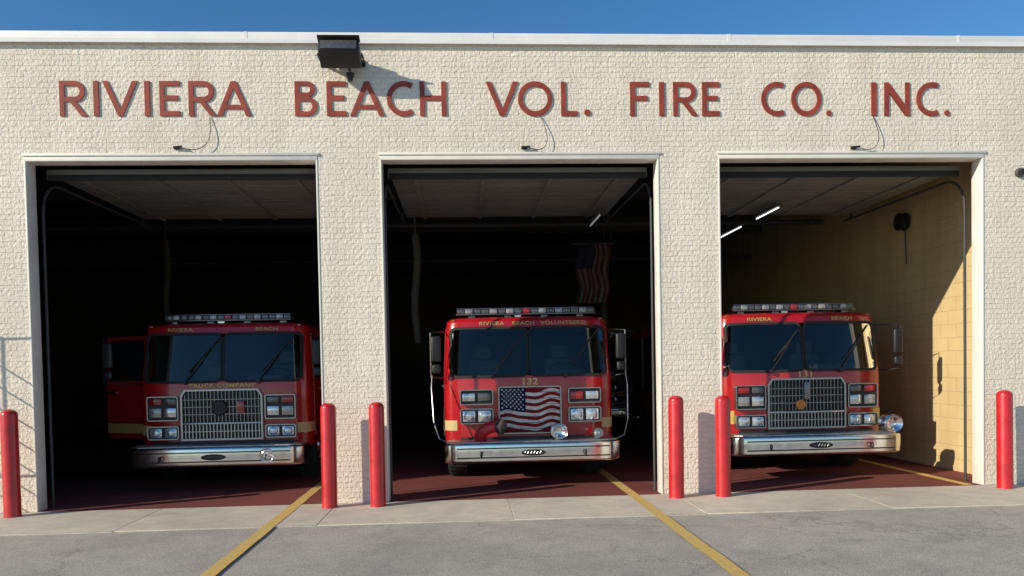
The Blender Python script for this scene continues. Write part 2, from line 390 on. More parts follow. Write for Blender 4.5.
LET = [('R', 60, 87), ('I', 94, 99), ('V', 103, 138), ('I', 145, 150), ('E', 160, 180), ('R', 189, 216), ('A', 217, 251),
       ('B', 295, 317), ('E', 327, 346), ('A', 350, 384), ('C', 387, 413), ('H', 420, 446),
       ('V', 486, 518), ('O', 518, 552), ('L', 561, 577), ('.', 584, 590),
       ('F', 630, 649), ('I', 659, 664), ('R', 673, 697), ('E', 702, 719),
       ('C', 761, 784), ('O', 791, 821), ('.', 826, 831), ('I', 871, 876), ('N', 884, 909), ('C', 916, 938), ('.', 944, 949)]
zb, zt = at(465, 116).z, at(465, 82).z
sign = empty('lettering_sign', (0, -.008, zb), 'row of raised red capital letters along the wall above the bays', 'sign')
for c, a, b in LET:
    xa, xb = at(a, 99).x, at(b, 99).x
    cu_ = bpy.data.curves.new('g', 'CURVE'); cu_.dimensions = '2D'; cu_.fill_mode = 'BOTH'; cu_.extrude = .006; cu_.bevel_depth = .0015; cu_.bevel_resolution = 1
    for loop in glyph(c, xb-xa, zt-zb, .056):
        sp = cu_.splines.new('POLY'); sp.points.add(len(loop)-1); sp.use_cyclic_u = True
        for p, q in zip(sp.points, loop): p.co = (q[0], q[1], 0, 1)
    me = curve_mesh(cu_); me.materials.append(M['letter_red'])
    me.transform(Matrix.Translation((xa, -.001, 0)))
    o = bpy.data.objects.new('letter' if c != '.' else 'full_stop', me); col.objects.link(o); o.parent = sign
    if c != '.': o['label'] = 'red raised capital letter ' + c

# ------------------------------------------------------------------ floodlight, cable stubs, camera
p = at(340, 55, -.28)
fl = empty('floodlight', (p.x, 0, p.z), 'black box floodlight mounted on the wall just under the roof edge', 'floodlight')
tilt = Matrix.Translation((0, -.27, 0)) @ Matrix.Rotation(R(-24), 4, 'X')
mb = MB(); mb.prism([(-.15, -.06), (-.15, .085), (.12, .115), (.15, .09), (.15, -.04), (.10, -.105)], -.24, .24, 'x')
bmesh.ops.bevel(mb.bm, geom=list(mb.bm.edges), offset=.012, segments=2, profile=.5, affect='EDGES')
for k in range(9): mb.box(-.21+k*.05, -.20+k*.05, .0, .175, .06, .135)
mb.bm.transform(tilt); mb.build('housing', M['black'], fl)
mb = MB(); mb.box(-.215, .215, -.164, -.1515, -.05, .075, .004, mat=tilt); mb.build('lens', M['smoke'], fl)
mb = MB(); mb.box(-.25, .25, -.21, -.10, .098, .108, .003, mat=tilt); mb.build('visor', M['black'], fl)
mb = MB()
for s_ in (-1, 1): mb.box(s_*.262-.008, s_*.262+.008, -.30, -.002, -.02, .02, .004)
mb.box(-.27, .27, -.018, -.0015, -.04, .04, .004); mb.tube([(0, -.02, .0), (0, -.06, .2), (0, -.06, .26)], .02, 8); mb.build('bracket', M['black'], fl)
mb = MB(); mb.lathe([(0, 0), (.03, .0), (.035, .05), (.05, .06), (.05, .10), (0, .10)], (.09, -.10, -.25), (0, 0, 1), 12); mb.tube([(.09, -.10, -.15), (.09, -.12, -.08)], .012); mb.build('photocell', M['black'], fl)
for i, (px, qx, lb) in enumerate(((177, 210, 'thin dark cable stub hooked out of the wall above the left bay'), (524, 541, 'thin dark cable stub hooked out of the wall above the middle bay'), (853, 873, 'thin dark cable stub hooked out of the wall above the right bay'))):
    a = at(px, 148); b = at(qx, 117)
    cs = empty('cable_stub', (a.x, 0, a.z), lb, 'cable', 'cable stubs above the bays')
    MB().box(-.035, .035, -.03, -.001, -.02, .02, .006).tube([(-.03, -.032, 0), (.07, -.045, .01)], .012).build('junction_box', M['black'], cs)
    dx, dz = b.x-a.x, b.z-a.z
    pts = [(.06+(dx-.06)*u+.14*math.sin(math.pi*u), -.03-.03*math.sin(math.pi*u)+.02*u, dz*u*u-.10*math.sin(math.pi*u)*(1-u)) for u in [i/14 for i in range(15)]]
    MB().tube(pts, .005, 6).build('cable', M['black'], cs)
p = at(1019, 173)
sc = empty('security_camera', (p.x, 0, p.z), 'small dark security camera on the wall at the right edge', 'security camera')
MB().lathe([(0, 0), (.06, 0), (.06, .03), (.05, .04), (0, .04)], (0, -.001, 0), (0, -1, 0), 20).build('mount', M['galv'], sc)
MB().lathe([(.05, 0), (.048, .03), (.035, .06), (0, .075)], (0, -.042, 0), (0, -1, 0), 20).build('dome', M['darkglass'], sc)

# ------------------------------------------------------------------ bollards
BOL = [(10.5, 'red pipe bollard at the far left beside the left bay'), (328.5, 'red pipe bollard at the left side of the left pillar'), (377, 'red pipe bollard at the right side of the left pillar'),
       (676, 'red pipe bollard at the left side of the right pillar'), (723, 'red pipe bollard at the right side of the right pillar'), (1005, 'red pipe bollard at the far right beside the right bay')]
for i, (px, lb) in enumerate(BOL):
    b = at(px, 455, -.28); r = .094; H = 1.26+random.uniform(-.01, .02)
    prof = [(r+.004, 0), (r, .02), (r, H-r*.7)] + [(r*math.cos(R(q)), H-r*.7+r*.7*math.sin(R(q))) for q in (15, 30, 45, 60, 75)] + [(0, H)]
    o = MB().lathe(prof, (0, 0, 0), seg=28).build('bollard', M['bollard'])
    o.location = (b.x, -.28, 0); o.rotation_euler = (R(random.uniform(-.5, .5)), R(random.uniform(-.5, .5)), random.uniform(0, 6))
    tag(o, lb, 'bollard', 'red bollards in front of the bays')

# unseen railing, added to cast the lattice shadow on the wall's left edge
rl = empty('unseen_shadow_railing', (-7.0, -.55, 0), 'unseen grey steel lattice railing added left of the left bay for its shadow', 'railing')
mb = MB()
for x in (-.35, .28, .85): mb.tube([(x, 0, 0), (x, 0, 2.7)], .012, 8)
mb.build('post', M['galv'], rl)
mb = MB()
for k in range(8): mb.tube([(-.35, 0, 2.75-k*.27), (.85, 0, 1.95-k*.27)], .010, 8)
for z in (2.68, 1.0): mb.tube([(-.35, 0, z), (.85, 0, z)], .012, 8)
mb.build('rail', M['galv'], rl)

# ------------------------------------------------------------------ fire trucks
def lerp_tab(tab, z):
    if z <= tab[0][0]: return tab[0][1]
    for (a, va), (b, vb) in zip(tab, tab[1:]):
        if z <= b: return va+(vb-va)*(z-a)/(b-a)
    return tab[-1][1]
Y0 = [(.6, .5), (1.56, .5), (2.32, .63), (2.42, .655), (2.46, .70), (2.485, .80)]
HW = [(.6, 1.22), (1.56, 1.22), (2.32, 1.185), (2.42, 1.17), (2.46, 1.13), (2.485, 1.05)]
def skin(x, z):
    u = min(1, abs(x)/lerp_tab(HW, z)); return lerp_tab(Y0, z)+.35*(1-max(0, 1-u**4)**.25)
def rr(x0, x1, z0, z1, r, n=5, m=10):
    out = []
    cs = [(x1-r, z0+r, -90), (x1-r, z1-r, 0), (x0+r, z1-r, 90), (x0+r, z0+r, 180)]
    for k, (cx, cz, a0) in enumerate(cs):
        out += [(cx+r*math.cos(R(a0+90*i/n)), cz+r*math.sin(R(a0+90*i/n))) for i in range(n+1)]
        nx, nz, na = cs[(k+1) % 4]; e = (nx+r*math.cos(R(na)), nz+r*math.sin(R(na))); s_ = out[-1]
        out += [(s_[0]+(e[0]-s_[0])*i/m, s_[1]+(e[1]-s_[1])*i/m) for i in range(1, m)]
    return out
def skin_ring(mb, o, i_, off, inn=.0):
    n = len(o); A = [mb.bm.verts.new((p[0], skin(*p)+inn, p[1])) for p in o]; B = [mb.bm.verts.new((p[0], skin(*p)-off, p[1])) for p in o]
    C = [mb.bm.verts.new((p[0], skin(*p)-off, p[1])) for p in i_]; D = [mb.bm.verts.new((p[0], skin(*p)+.03, p[1])) for p in i_]
    for P, Q in ((A, B), (B, C), (C, D)):
        for k in range(n): mb._f([P[k], P[(k+1) % n], Q[(k+1) % n], Q[k]])
def skin_panel(mb, x0, x1, z0, z1, r, off, nx=18):
    zz = [z0+r*(1-math.cos(R(a))) for a in range(0, 91, 18)]; ins = [r*(1-math.sin(R(a))) for a in range(0, 91, 18)]
    rows = list(zip(zz, ins)) + [(z0+r+(z1-z0-2*r)*k/6, 0) for k in range(1, 6)] + [(z0+z1-z, i_) for z, i_ in reversed(list(zip(zz, ins)))]
    mb.grid([[(x0+i_+(x1-x0-2*i_)*k/nx, 0, z) for k in range(nx+1)] for z, i_ in rows])
    for v in mb.bm.verts:
        if v.co.y == 0: v.co.y = skin(v.co.x, v.co.z)-off

def wheel(t, x, y, side, dual=False):
    r = .52; wd = .30 if not dual else .56
    ax = (side, 0, 0); o = (x-side*wd, y, r)
    ty = MB().lathe([(.28, .02), (.42, 0), (r-.03, .01), (r, .05), (r, wd-.05), (r-.03, wd-.01), (.42, wd), (.29, wd-.02), (.29, wd-.06)], o, ax, 36)
    for k in range(36):
        a = k*2*math.pi/36; ty.box(-.04, .04, -.012, .012, -.001, .012, mat=Matrix.Translation((x-side*wd/2, y, r)) @ Matrix.Rotation(a, 4, 'X') @ Matrix.Translation((0, 0, r-.003)) @ Matrix.Diagonal((3.2 if not dual else 5, 1, 1, 1)))
    root = MB().lathe([(0, 0), (.14, 0), (.16, -.05), (.27, -.09), (.285, -.02), (.285, .0)], (x-side*.015, y, r), ax, 28).build('wheel', M['chrome'], t)
    ty.build('tyre', M['rubber'], root)
    h = MB()
    for k in range(8):
        a = k*math.pi/4; h.lathe([(.018, 0), (.018, .03), (0, .035)], (x-side*.06, y+.20*math.cos(a), r+.20*math.sin(a)), ax, 8)
    h.build('wheel_nuts', M['steel'], root)

def make_truck(loc, label, front, number=None, slogan=None, header=None, bell=None, rods=False, band='creamband', bar=.95, open_door=0, mirror_out=(1.39, 1.39), group='fire trucks parked in the bays'):
    t = empty('fire_truck', loc, label, 'fire truck', group); t.scale = (1, 1, .965)
    # cab shell with open windscreen
    us = sorted(set([-1, -.985, -.96, -.93, -.905, -.85, -.75, -.6, -.4, -.2, 0] + [1, .985, .96, .93, .905, .85, .75, .6, .4, .2]))
    zl = [.60, .63, .70, 1.0, 1.3, 1.56, 1.60, 1.80, 2.0, 2.15, 2.32, 2.36, 2.40, 2.42, 2.445, 2.46, 2.475, 2.485]
    mb = MB(); L = []
    for z in zl:
        h = lerp_tab(HW, z); ring = [(u*h, skin(u*h, z), z) for u in us] + [(h, y, z) for y in (1.0, 1.6, 2.4, 3.2)] + [(-h, y, z) for y in (3.2, 2.4, 1.6, 1.0)]
        L.append([mb.bm.verts.new(p) for p in ring])
    n = len(L[0]); nu = len(us)
    for j in range(len(zl)-1):
        for k in range(n):
            if k < nu-1 and abs(us[k]+us[k+1])/2 < .9 and 1.6 <= zl[j] < 2.31: continue
            mb._f([L[j][k], L[j][(k+1) % n], L[j+1][(k+1) % n], L[j+1][k]])
    mb._f(L[0][::-1]); mb._f(L[-1])
    mb.build('cab', M['red'], t, ang=50)
    # inside the cab
    mb = MB(); a, b, c, d, e, g = -1.1, 1.1, .95, 3.1, .8, 2.30
    V = lambda *p: mb.bm.verts.new(p)
    for q in (((a, d, e), (b, d, e), (b, d, g), (a, d, g)), ((a, c, e), (a, d, e), (a, d, g), (a, c, g)), ((b, c, e), (b, d, e), (b, d, g), (b, c, g)), ((a, c, g), (b, c, g), (b, d, g), (a, d, g)), ((a, c, e), (b, c, e), (b, d, e), (a, d, e))):
        mb._f([V(*p) for p in q])
    mb.build('cab_lining', M['lining'], t)
    MB().box(-1.04, 1.04, .68, 1.08, 1.2, 1.60, .05).box(-.25, .25, .9, 1.9, 1.0, 1.5, .05).box(.3, .85, .72, .98, 1.58, 1.68, .04).build('dashboard', M['lining'], t)
    for x in (-.62, .62):
        s_ = MB().box(x-.25, x+.25, 1.5, 2.0, 1.02, 1.18, .05).box(x-.25, x+.25, 1.95, 2.09, 1.15, 1.86, .05).build('seat', M['seat'], t)
        MB().box(x-.14, x+.14, 1.96, 2.06, 1.87, 2.08, .04).build('headrest', M['seat'], s_)
    rt = Matrix.Translation((.6, 1.22, 1.66)) @ Matrix.Rotation(R(-55), 4, 'X')
    mb = MB(); mb.tube([rt @ Vector((.22*math.cos(R(q)), 0, .22*math.sin(R(q)))) for q in range(0, 361, 15)], .016, 6, False)
    for q in (0, 120, 240): mb.tube([rt @ Vector((0, 0, 0)), rt @ Vector((.22*math.cos(R(q)), 0, .22*math.sin(R(q))))], .012, 6)
    mb.build('steering_wheel', M['black'], t)
    # windscreen
    for s_ in (-1, 1):
        x0, x1 = (.004, 1.135); i0, i1 = .03, 1.095
        if s_ < 0: x0, x1, i0, i1 = -x1, -x0, -i1, -i0
        mb = MB(); skin_panel(mb, i0-.01, i1+.01, 1.61, 2.295, .06, .006); ws = mb.build('windscreen', M['glass'], t)
        mb = MB(); skin_ring(mb, rr(x0, x1, 1.575, 2.335, .10), rr(i0, i1, 1.61, 2.295, .07), .016); mb.build('gasket', M['rubber'], ws)
        px = s_*.52; pv = (px, skin(px, 1.585)-.03, 1.585); tip = (px+.34, skin(px+.34, 2.05)-.035, 2.08)
        mb = MB().tube([pv, ((pv[0]+tip[0])/2, skin((pv[0]+tip[0])/2, 1.83)-.05, 1.83), tip], .009, 6)
        bl = [Vector(tip)+Vector((q*.32, 0, q*.38)) for q in (-.9, -.3, .3, .5)]
        mb.tube([(v.x, skin(v.x, v.z)-.02, v.z) for v in bl], .011, 5); mb.lathe([(.03, 0), (.03, .03), (0, .035)], pv, (0, -1, 0), 12)
        mb.build('wiper', M['black'], t)
    # doors on both sides
    for s_ in (-1, 1):
        for ya, yb in ((.98, 1.86), (2.06, 2.96)):
            sx = lambda z, o: s_*(lerp_tab(HW, z)+o)
            mb = MB()
            zz = [.72, 1.2, 1.56, 1.94, 2.32]
            mb.grid([[(sx(z, .010), ya, z), (sx(z, .012), yb, z)] for z in zz])
            for e1 in (ya, yb): mb.grid([[(sx(z, .010), e1, z), (sx(z, -.01 if not (open_door and s_ < 0 and ya < 1) else -.05), e1, z)] for z in zz])
            dr = mb.build('door', M['red'], t)
            mb = MB(); mb.grid([[(sx(z, .016), ya+.08, z), (sx(z, .016), yb-.08, z)] for z in (1.62, 1.95, 2.26)]); mb.build('window', M['darkglass'], dr)
            MB().box(min(sx(1.4, .012), sx(1.4, .05)), max(sx(1.4, .012), sx(1.4, .05)), yb-.22, yb-.06, 1.42, 1.46, .008).build('handle', M['chrome'], dr)
            if open_door and s_ < 0 and ya < 1:
                mb = MB(); mb.grid([[(sx(z, .020), ya+.01, z), (sx(z, .020), yb-.01, z)] for z in (.80, .95)]); mb.build('door_band', M['goldband'], dr)
                mb = MB(); mb.grid([[(sx(z, -.05), ya, z), (sx(z, -.05), yb, z)] for z in zz]); mb.build('door_lining', M['lining'], dr)
                h = Vector((sx(1.2, .0), ya, 0)); rot = Matrix.Rotation(R(open_door), 4, 'Z')
                dr.location = h - rot @ h; dr.rotation_euler.z = R(open_door); dr['label'] = 'red cab door standing open'
    # band along the lower corners
    for s_ in (-1, 1):
        mb = MB(); zz = (.80, .95) if band == 'creamband' else (.80, 1.0)
        xs_ = [1.04, 1.08, 1.13, 1.17, 1.195, 1.21, 1.2195]
        mb.grid([[(s_*(x+(.003 if x > 1.19 else 0)), skin(x, z)-.004, z) for x in xs_] + [(s_*1.2245, y, z) for y in (1.0, 2.0, 3.2)] for z in zz])
        mb.build('reflective_band', M[band], t)
    # bumper
    mb = MB(); pl = [(-1.225, .49), (-1.225, .15), (-1.19, .08), (-1.06, .0), (1.06, .0), (1.19, .08), (1.225, .15), (1.225, .49)]
    mb.prism(pl, .37, .655, 'z'); bmesh.ops.bevel(mb.bm, geom=[e for e in mb.bm.edges if abs(e.verts[0].co.z-e.verts[1].co.z) < .01], offset=.035, segments=4, profile=.5, affect='EDGES')
    bp = mb.build('bumper', M['chrome'], t)
    MB().box(-1.05, 1.05, -.006, .0, .44, .458, .002).box(-1.05, 1.05, -.006, .0, .572, .59, .002).build('bumper_trim', M['black'], bp)
    MB().prism([(-1.18, .47), (-1.18, .17), (-1.04, .06), (1.04, .06), (1.18, .17), (1.18, .47)], .657, .668, 'z').build('bumper_deck', M['tread'], bp)
    MB().prism([(.17*math.cos(R(q)), .512+.045*math.sin(R(q))) for q in range(0, 360, 15)], -.012, -.0005).build('badge', M['black'], bp)
    mb = MB(); mb.tube([(-.12+.0085*k, -.0135, .512+.016*math.sin(k*1.25)+.002*(k % 3)) for k in range(29)], .0035, 5); mb.build('badge_script', M['steel'], bp)
    for x in (-.72, .72): MB().tube([(x, -.0+.03*math.sin(R(q)) - .03, .50+.035*math.cos(R(q))) for q in range(0, 361, 45)], .010, 6, False).build('tow_eye', M['black'], bp)
    mb = MB().box(-1.0, 1.0, .475, .4995, .605, .70, .006); mb.build('lower_valance', M['black'], t)
    yf = .5
    if front == 'flag':
        W, z0, z1 = .45, .74, 1.44
        o = rr(-W, W, z0, z1, .04, 4, 2); i_ = rr(-W+.016, W-.016, z0+.016, z1-.016, .025, 4, 2)
        gr = MB().ring(o, i_, yf-.03, yf+.02).build('grille', M['steel'], t)
        mb = MB(); nx = 28; w2 = W-.02; za, zb_ = z0+.02, z1-.02
        def fp(u, v): 
            return (-w2+2*w2*u, yf-.012-.012*math.sin(u*11+v*1.5), za+(zb_-za)*v)
        wav = lambda u: .045*math.sin(u*8.5+.3)+.014*math.sin(u*17)
        cl = lambda v: max(0, min(1, v))
        for sidx in range(13):
            v0, v1 = sidx/13, (sidx+1)/13
            mb.mi = 0 if sidx % 2 == 0 else 1
            for k in range(nx):
                ua, ub = k/nx, (k+1)/nx
                if ub <= .44 and v0 >= 6/13-.001: continue
                mb._f([mb.bm.verts.new(fp(*q)) for q in ((ua, cl(v0+wav(ua)) if sidx else 0), (ub, cl(v0+wav(ub)) if sidx else 0), (ub, cl(v1+wav(ub)) if sidx < 12 else 1), (ua, cl(v1+wav(ua)) if sidx < 12 else 1))])
        mb.mi = 2
        for k in range(12):
            ua, ub = k/nx, (k+1)/nx
            mb._f([mb.bm.verts.new(fp(*q)) for q in ((ua, 6/13+wav(ua)), (ub, 6/13+wav(ub)), (ub, 1), (ua, 1))])
        bmesh.ops.remove_doubles(mb.bm, verts=mb.bm.verts, dist=1e-5)
        fg = mb.build('flag_panel', [M['flag_red'], M['flag_white'], M['flag_blue']], gr)
        mb = MB()
        for r_ in range(9):
            for c_ in range(6 if r_ % 2 == 0 else 5):
                u = (.04+c_*.069+(.034 if r_ % 2 else 0)); v = 6/13+.06+r_*.054+wav(u)*(1-r_/9)
                c0 = Vector(fp(u, v)); pts = [mb.bm.verts.new(c0+Vector((rad*math.sin(R(q*36)), -.006, rad*math.cos(R(q*36))))) for q in range(10) for rad in [(.019 if q % 2 == 0 else .008)]]
                mb._f(pts)
        mb.build('flag_stars', M['flag_white'], fg)
        mb = MB()
        for k in range(7): mb.box(-w2, w2, yf-.034, yf-.030, za+.05+k*.09, za+.056+k*.09)
        mb.build('grille_bars', M['black'], gr)
        hz = ((1.18, 1.405), (.90, 1.125)); hx = (-.76, .78)
    else:
        W, z0, z1 = (.58, .72, 1.48)
        def hexa(W, z0, z1, c): return [(-W, z0), (W, z0), (W, z1-c*1.6), (W-c, z1), (-W+c, z1), (-W, z1-c*1.6)]
        gr = MB().ring(hexa(W, z0, z1, .06), hexa(W-.026, z0+.026, z1-.026, .05), yf-.06, yf+.02).build('grille', M['steel'], t)
        MB().prism(hexa(W-.02, z0+.02, z1-.02, .05), yf-.006, yf+.01).build('grille_backing', M['black'], gr)
        mb = MB(); nb = 21
        for k in range(nb):
            x = -(W-.06)+2*(W-.06)*k/(nb-1); mb.box(x-.0055, x+.0055, yf-.035, yf-.008, .99, z1-.028-(.05 if abs(x) > W-.10 else 0))
        mb.build('grille_bars', M['dullchrome'], gr)
        mb = MB()
        for z in (1.10, 1.21, 1.32): mb.box(-W+.028, W-.028, yf-.046, yf-.036, z, z+.012, .003, 1)
        mb.build('grille_slats', M['steel'], gr)
        MB().box(-W+.028, W-.028, yf-.055, yf-.007, .955, .985, .006).build('crossbar', M['steel'], gr)
        mb = MB()
        for k in range(22):
            x = -(W-.06)+2*(W-.06)*k/21; mb.box(x-.007, x+.007, yf-.04, yf-.008, .748, .954)
        mb.box(-W+.028, W-.028, yf-.045, yf-.041, .845, .855)
        mb.build('lower_grille_bars', M['steel'], gr)
        if front == 'emblem':
            MB().lathe([(0, .02), (.035, .02), (.06, .015), (.10, .02), (.115, .0)], (-.03, yf-.05, 1.2), (0, -1, 0), 28).build('emblem', M['black'], gr)
            MB().box(.22, .32, yf-.062, yf-.05, 1.12, 1.30, .01).build('side_emblem', M['redlens'], gr)
        else:
            MB().lathe([(0, .014), (.05, .012), (.075, .0)], (-.09, yf-.048, 1.08), (0, -1, 0), 24).build('emblem', M['orange'], gr)
            MB().box(-.04, .04, yf-.060, yf-.05, 1.16, 1.42, .008).build('centre_strip', M['dullchrome'], gr)
        hz = ((1.02, 1.385), (.74, .94)); hx = (-.83, .83)
    for hi, x in enumerate(hx):
        s_ = -1 if x < 0 else 1; w_ = .235 if front == 'flag' else .22
        yb_ = yf-.035
        for row, (za, zb_) in enumerate(hz):
            bz = MB().ring(rr(x-w_, x+w_, za, zb_, .03, 4, 2), rr(x-w_+.014, x+w_-.014, za+.014, zb_-.014, .02, 4, 2), yb_-.03, yf+.12).build('headlight_bezel', M['steel'], t)
            MB().box(x-w_+.012, x+w_-.012, yb_, yb_+.012, za+.012, zb_-.012).build('bezel_backing', M['black'], bz)
            zm = (za+zb_)/2; hh = (zb_-za)/2-.03
            for q in (-1, 1):
                xx = x+q*(w_/2-.006)
                xa_, xb_ = xx-w_/2+.026, xx+w_/2-.026
                if row == 1:
                    rd = min(hh, w_/2-.026)
                    l_ = MB().box(xa_, xb_, yb_-.02, yb_-.001, zm-hh, zm+hh, .012)
                    l_.lathe([(rd*.9, 0), (rd*.75, .008), (rd*.4, .014), (0, .016)], (xx, yb_-.02, zm), (0, -1, 0), 20)
                    l_.build('headlight', M['lens'], bz)
                elif front == 'flag':
                    mt = M['redlens'] if (s_ > 0 and q < 0) else (M['lens'] if q*s_ > 0 else M['smoke'])
                    MB().box(xa_, xb_, yb_-.022, yb_-.001, zm-hh*.7, zm+hh*.7, .012).build('warning_light', mt, bz)
                else:
                    MB().box(xa_, xb_, yb_-.022, yb_-.001, zm+.06, zm+hh, .012).build('turn_signal', M['redlens'] if q*s_ > 0 else M['smoke'], bz)
                    MB().box(xa_, xb_, yb_-.022, yb_-.001, zm-hh*.85, zm+.01, .012).build('warning_light', M['lens'] if q*s_ < 0 else M['barlens'], bz)
    # lettering
    if number: text(number, .135, (0, 0, 1.505 if front == 'flag' else 1.535), M['gold'], t, 'number', 1.15, .004, wrap=skin)
    if slogan: text(slogan, .085, (0, 0, 1.53), M['gold'], t, 'lettering', 1.25, .002, wrap=skin)
    for s__, x in (header or []): text(s__, .075, (x, 0, 2.378), M['gold'], t, 'lettering', 1.3, .001, wrap=skin)
    # marker lights
    for x in (-1.07, 1.07): MB().box(x-.03, x+.03, skin(x, 2.43)-.02, skin(x, 2.43)+.05, 2.425, 2.45, .008).build('marker_light', M['amberlens'], t)
    # light bar
    lb = MB().box(-bar, bar, .86, 1.16, 2.522, 2.542, .006)
    lb.box(-bar+.01, bar-.01, .88, 1.14, 2.616, 2.628, .004)
    for x in (-.8, -.27, .27, .8): lb.box(x-.05, x+.05, .92, 1.1, 2.48, 2.523, .005)
    lo = lb.build('light_bar', M['dullchrome'], t)
    kinds = ['smoke', 'barlens', 'smoke', 'smoke', 'barlens', 'smoke', 'barlens', 'smoke', 'redlens', 'smoke', 'barlens', 'smoke', 'barlens', 'smoke', 'smoke', 'barlens', 'smoke']
    wk = (2*bar-.02)/len(kinds)
    for k, kd in enumerate(kinds):
        x0 = -bar+.01+k*wk; MB().box(x0+.004, x0+wk-.004, .865+(.02 if kd == 'smoke' else 0), 1.155, 2.543, 2.615, .012).build('light_module', M[kd], lo)
    MB().tube([(-.12, .95, 2.52), (-.12, 1.5, 2.52)], [.05, .015], 12).build('air_horn', M['chrome'], t)
    # mirrors
    for s_ in (-1, 1):
        xo = mirror_out[0] if s_ < 0 else mirror_out[1]
        xm = s_*xo
        mh = MB().box(xm-.07, xm+.07, .46, .54, 1.82, 2.20, .03, 3).build('mirror', M['black'], t)
        MB().box(xm-.055, xm+.055, .541, .546, 1.85, 2.17, .004).build('mirror_glass', M['darkglass'], mh)
        MB().box(xm-.06, xm+.06, .46, .53, 1.65, 1.785, .03, 3).build('convex_mirror', M['black'], mh)
        MB().tube([(s_*1.19, .95, 2.28), (s_*(xo-.06), .70, 2.27), (xm+s_*.078, .56, 2.25), (xm+s_*.078, .55, 1.60), (s_*(xo-.06), .7, 1.58), (s_*1.22, .95, 1.58)], .010, 8).build('mirror_arm', M['black' if not rods else 'dullchrome'], t)
        if rods:
            MB().tube([(s_*1.38, .48, 1.62), (s_*1.39, .40, 1.45), (s_*1.36, .25, .95), (s_*1.28, .12, .72), (s_*1.17, .12, .67)], .009, 8).build('grab_rail', M['dullchrome'], t)
    # front extras
    for kind, x, y, z, r in (bell or []):
        if kind == 'siren':
            MB().lathe([(0, .05), (r*.4, .06), (r*.45, .10), (r*.7, .12), (r*.78, .10), (r, .12), (r, .09), (r*.95, -.08), (r*.6, -.16), (0, -.18)], (x, y, z), (0, -1, 0), 28).build('siren', M['chrome'], t)
            MB().box(x-.03, x+.03, y-.03, y+.08, .66, z-r+.02, .004).build('siren_bracket', M['steel'], t)
        elif kind == 'bell':
            MB().lathe([(0, .02), (r*.5, .02), (r*.6, .03), (r*.8, .02), (r, .03), (r, 0)], (x, y, z), (0, -1, 0), 28).build('fog_lamp', M['lens'], t)
        elif kind == 'pipe':
            pts = [(x-.14, .24, .66), (x-.14, .20, .74), (x-.11, .17, .81), (x-.04, .16, .86), (x+.05, .15, .88), (x+.12, .14, .88)]
            MB().tube(pts, [.085, .085, .09, .09, .088, .085], 18).build('intake_pipe', M['bollard'], t)
            MB().lathe([(.095, 0), (.11, .02), (.11, .07), (.08, .08), (0, .08)], (x+.11, .14, .88), (1, -.7, 0), 18).build('intake_cap', M['dullchrome'], t)
    # chassis, wheels, body
    MB().box(-.5, .5, .6, 8.4, .5, .62, .01).box(-.9, .9, 1.5, 1.65, .45, .6, .02).box(-.35, .35, .5, .62, .40, .60, .02).build('chassis', M['black'], t)
    for s_ in (-1, 1):
        wheel(t, s_*1.20, 1.62, s_); wheel(t, s_*1.20, 6.6, s_, True)
        for y in (1.62, 6.6):
            mb = MB()
            mb.tube([(s_*1.225, y+.60*math.cos(R(q)), .52+.60*math.sin(R(q))) for q in range(8, 173, 12)], .03, 6)
            mb.prism([(y+.61*math.cos(R(q)), .52+.61*math.sin(R(q))) for q in range(8, 173, 12)], s_*1.2255, s_*1.227, 'x')
            mb.build('fender', M['black'], t)
    bd = MB().box(-1.22, 1.22, 3.95, 8.6, .58, 2.5, .03); bd.build('body', M['red'], t)
    MB().box(-1.2, 1.2, 3.26, 3.93, .55, 2.3, .02).build('pump_panel', M['steel'], t)
    for s_ in (-1, 1):
        for ya, yb in ((4.05, 5.6), (5.7, 7.5), (7.6, 8.5)):
            mb = MB(); z = 1.2
            while z < 2.3: mb.box(min(s_*1.222, s_*1.235), max(s_*1.222, s_*1.235), ya, yb, z, z+.0745, .004, 1); z += .075
            mb.build('shutter', M['steel'], t)
    MB().box(-.9, .9, 4.2, 8.5, 2.502, 2.56, .02).build('hose_bed_cover', M['black'], t)
    return t

tl = make_truck((-3.50, 1.2, 0), 'red fire truck marked TRUCK COMPANY with a chrome grille, in the left bay', 'emblem', slogan='TRUCK COMPANY', header=[('RIVIERA', -.62), ('BEACH', .62)], bell=[('bell', .73, -.002, .525, .10)], bar=.93, open_door=62, mirror_out=(1.60, 1.36))
tc_ = make_truck((.92, .80, 0), 'red fire truck with a flag covered grille and number 132, in the middle bay', 'flag', number='132', header=[('RIVIERA', -.52), ('BEACH', -.06), ('VOLUNTEERS', .50)], bell=[('siren', .37, .22, .79, .115), ('pipe', -.58, 0, 0, 0), ('siren', .92, .25, .755, .07)], rods=True, bar=1.03, mirror_out=(1.32, 1.32))
tr_ = make_truck((4.95, .80, 0), 'red fire truck with a barred chrome grille and number 131, in the right bay', 'bars', number='131', header=[('RIVIERA', -.62), ('BEACH', .62)], bell=[('siren', 1.07, .16, .80, .135)], band='goldband', bar=.93)
tb = make_truck((-7.75, 9.6, 0), 'dim red fire truck parked far back to the left of the left bay truck', 'bars')
t5 = copy_tree(tb); t5.location = (4.55, 9.3, 0); t5['label'] = 'dim red fire truck parked far back, glimpsed right of the middle bay truck'

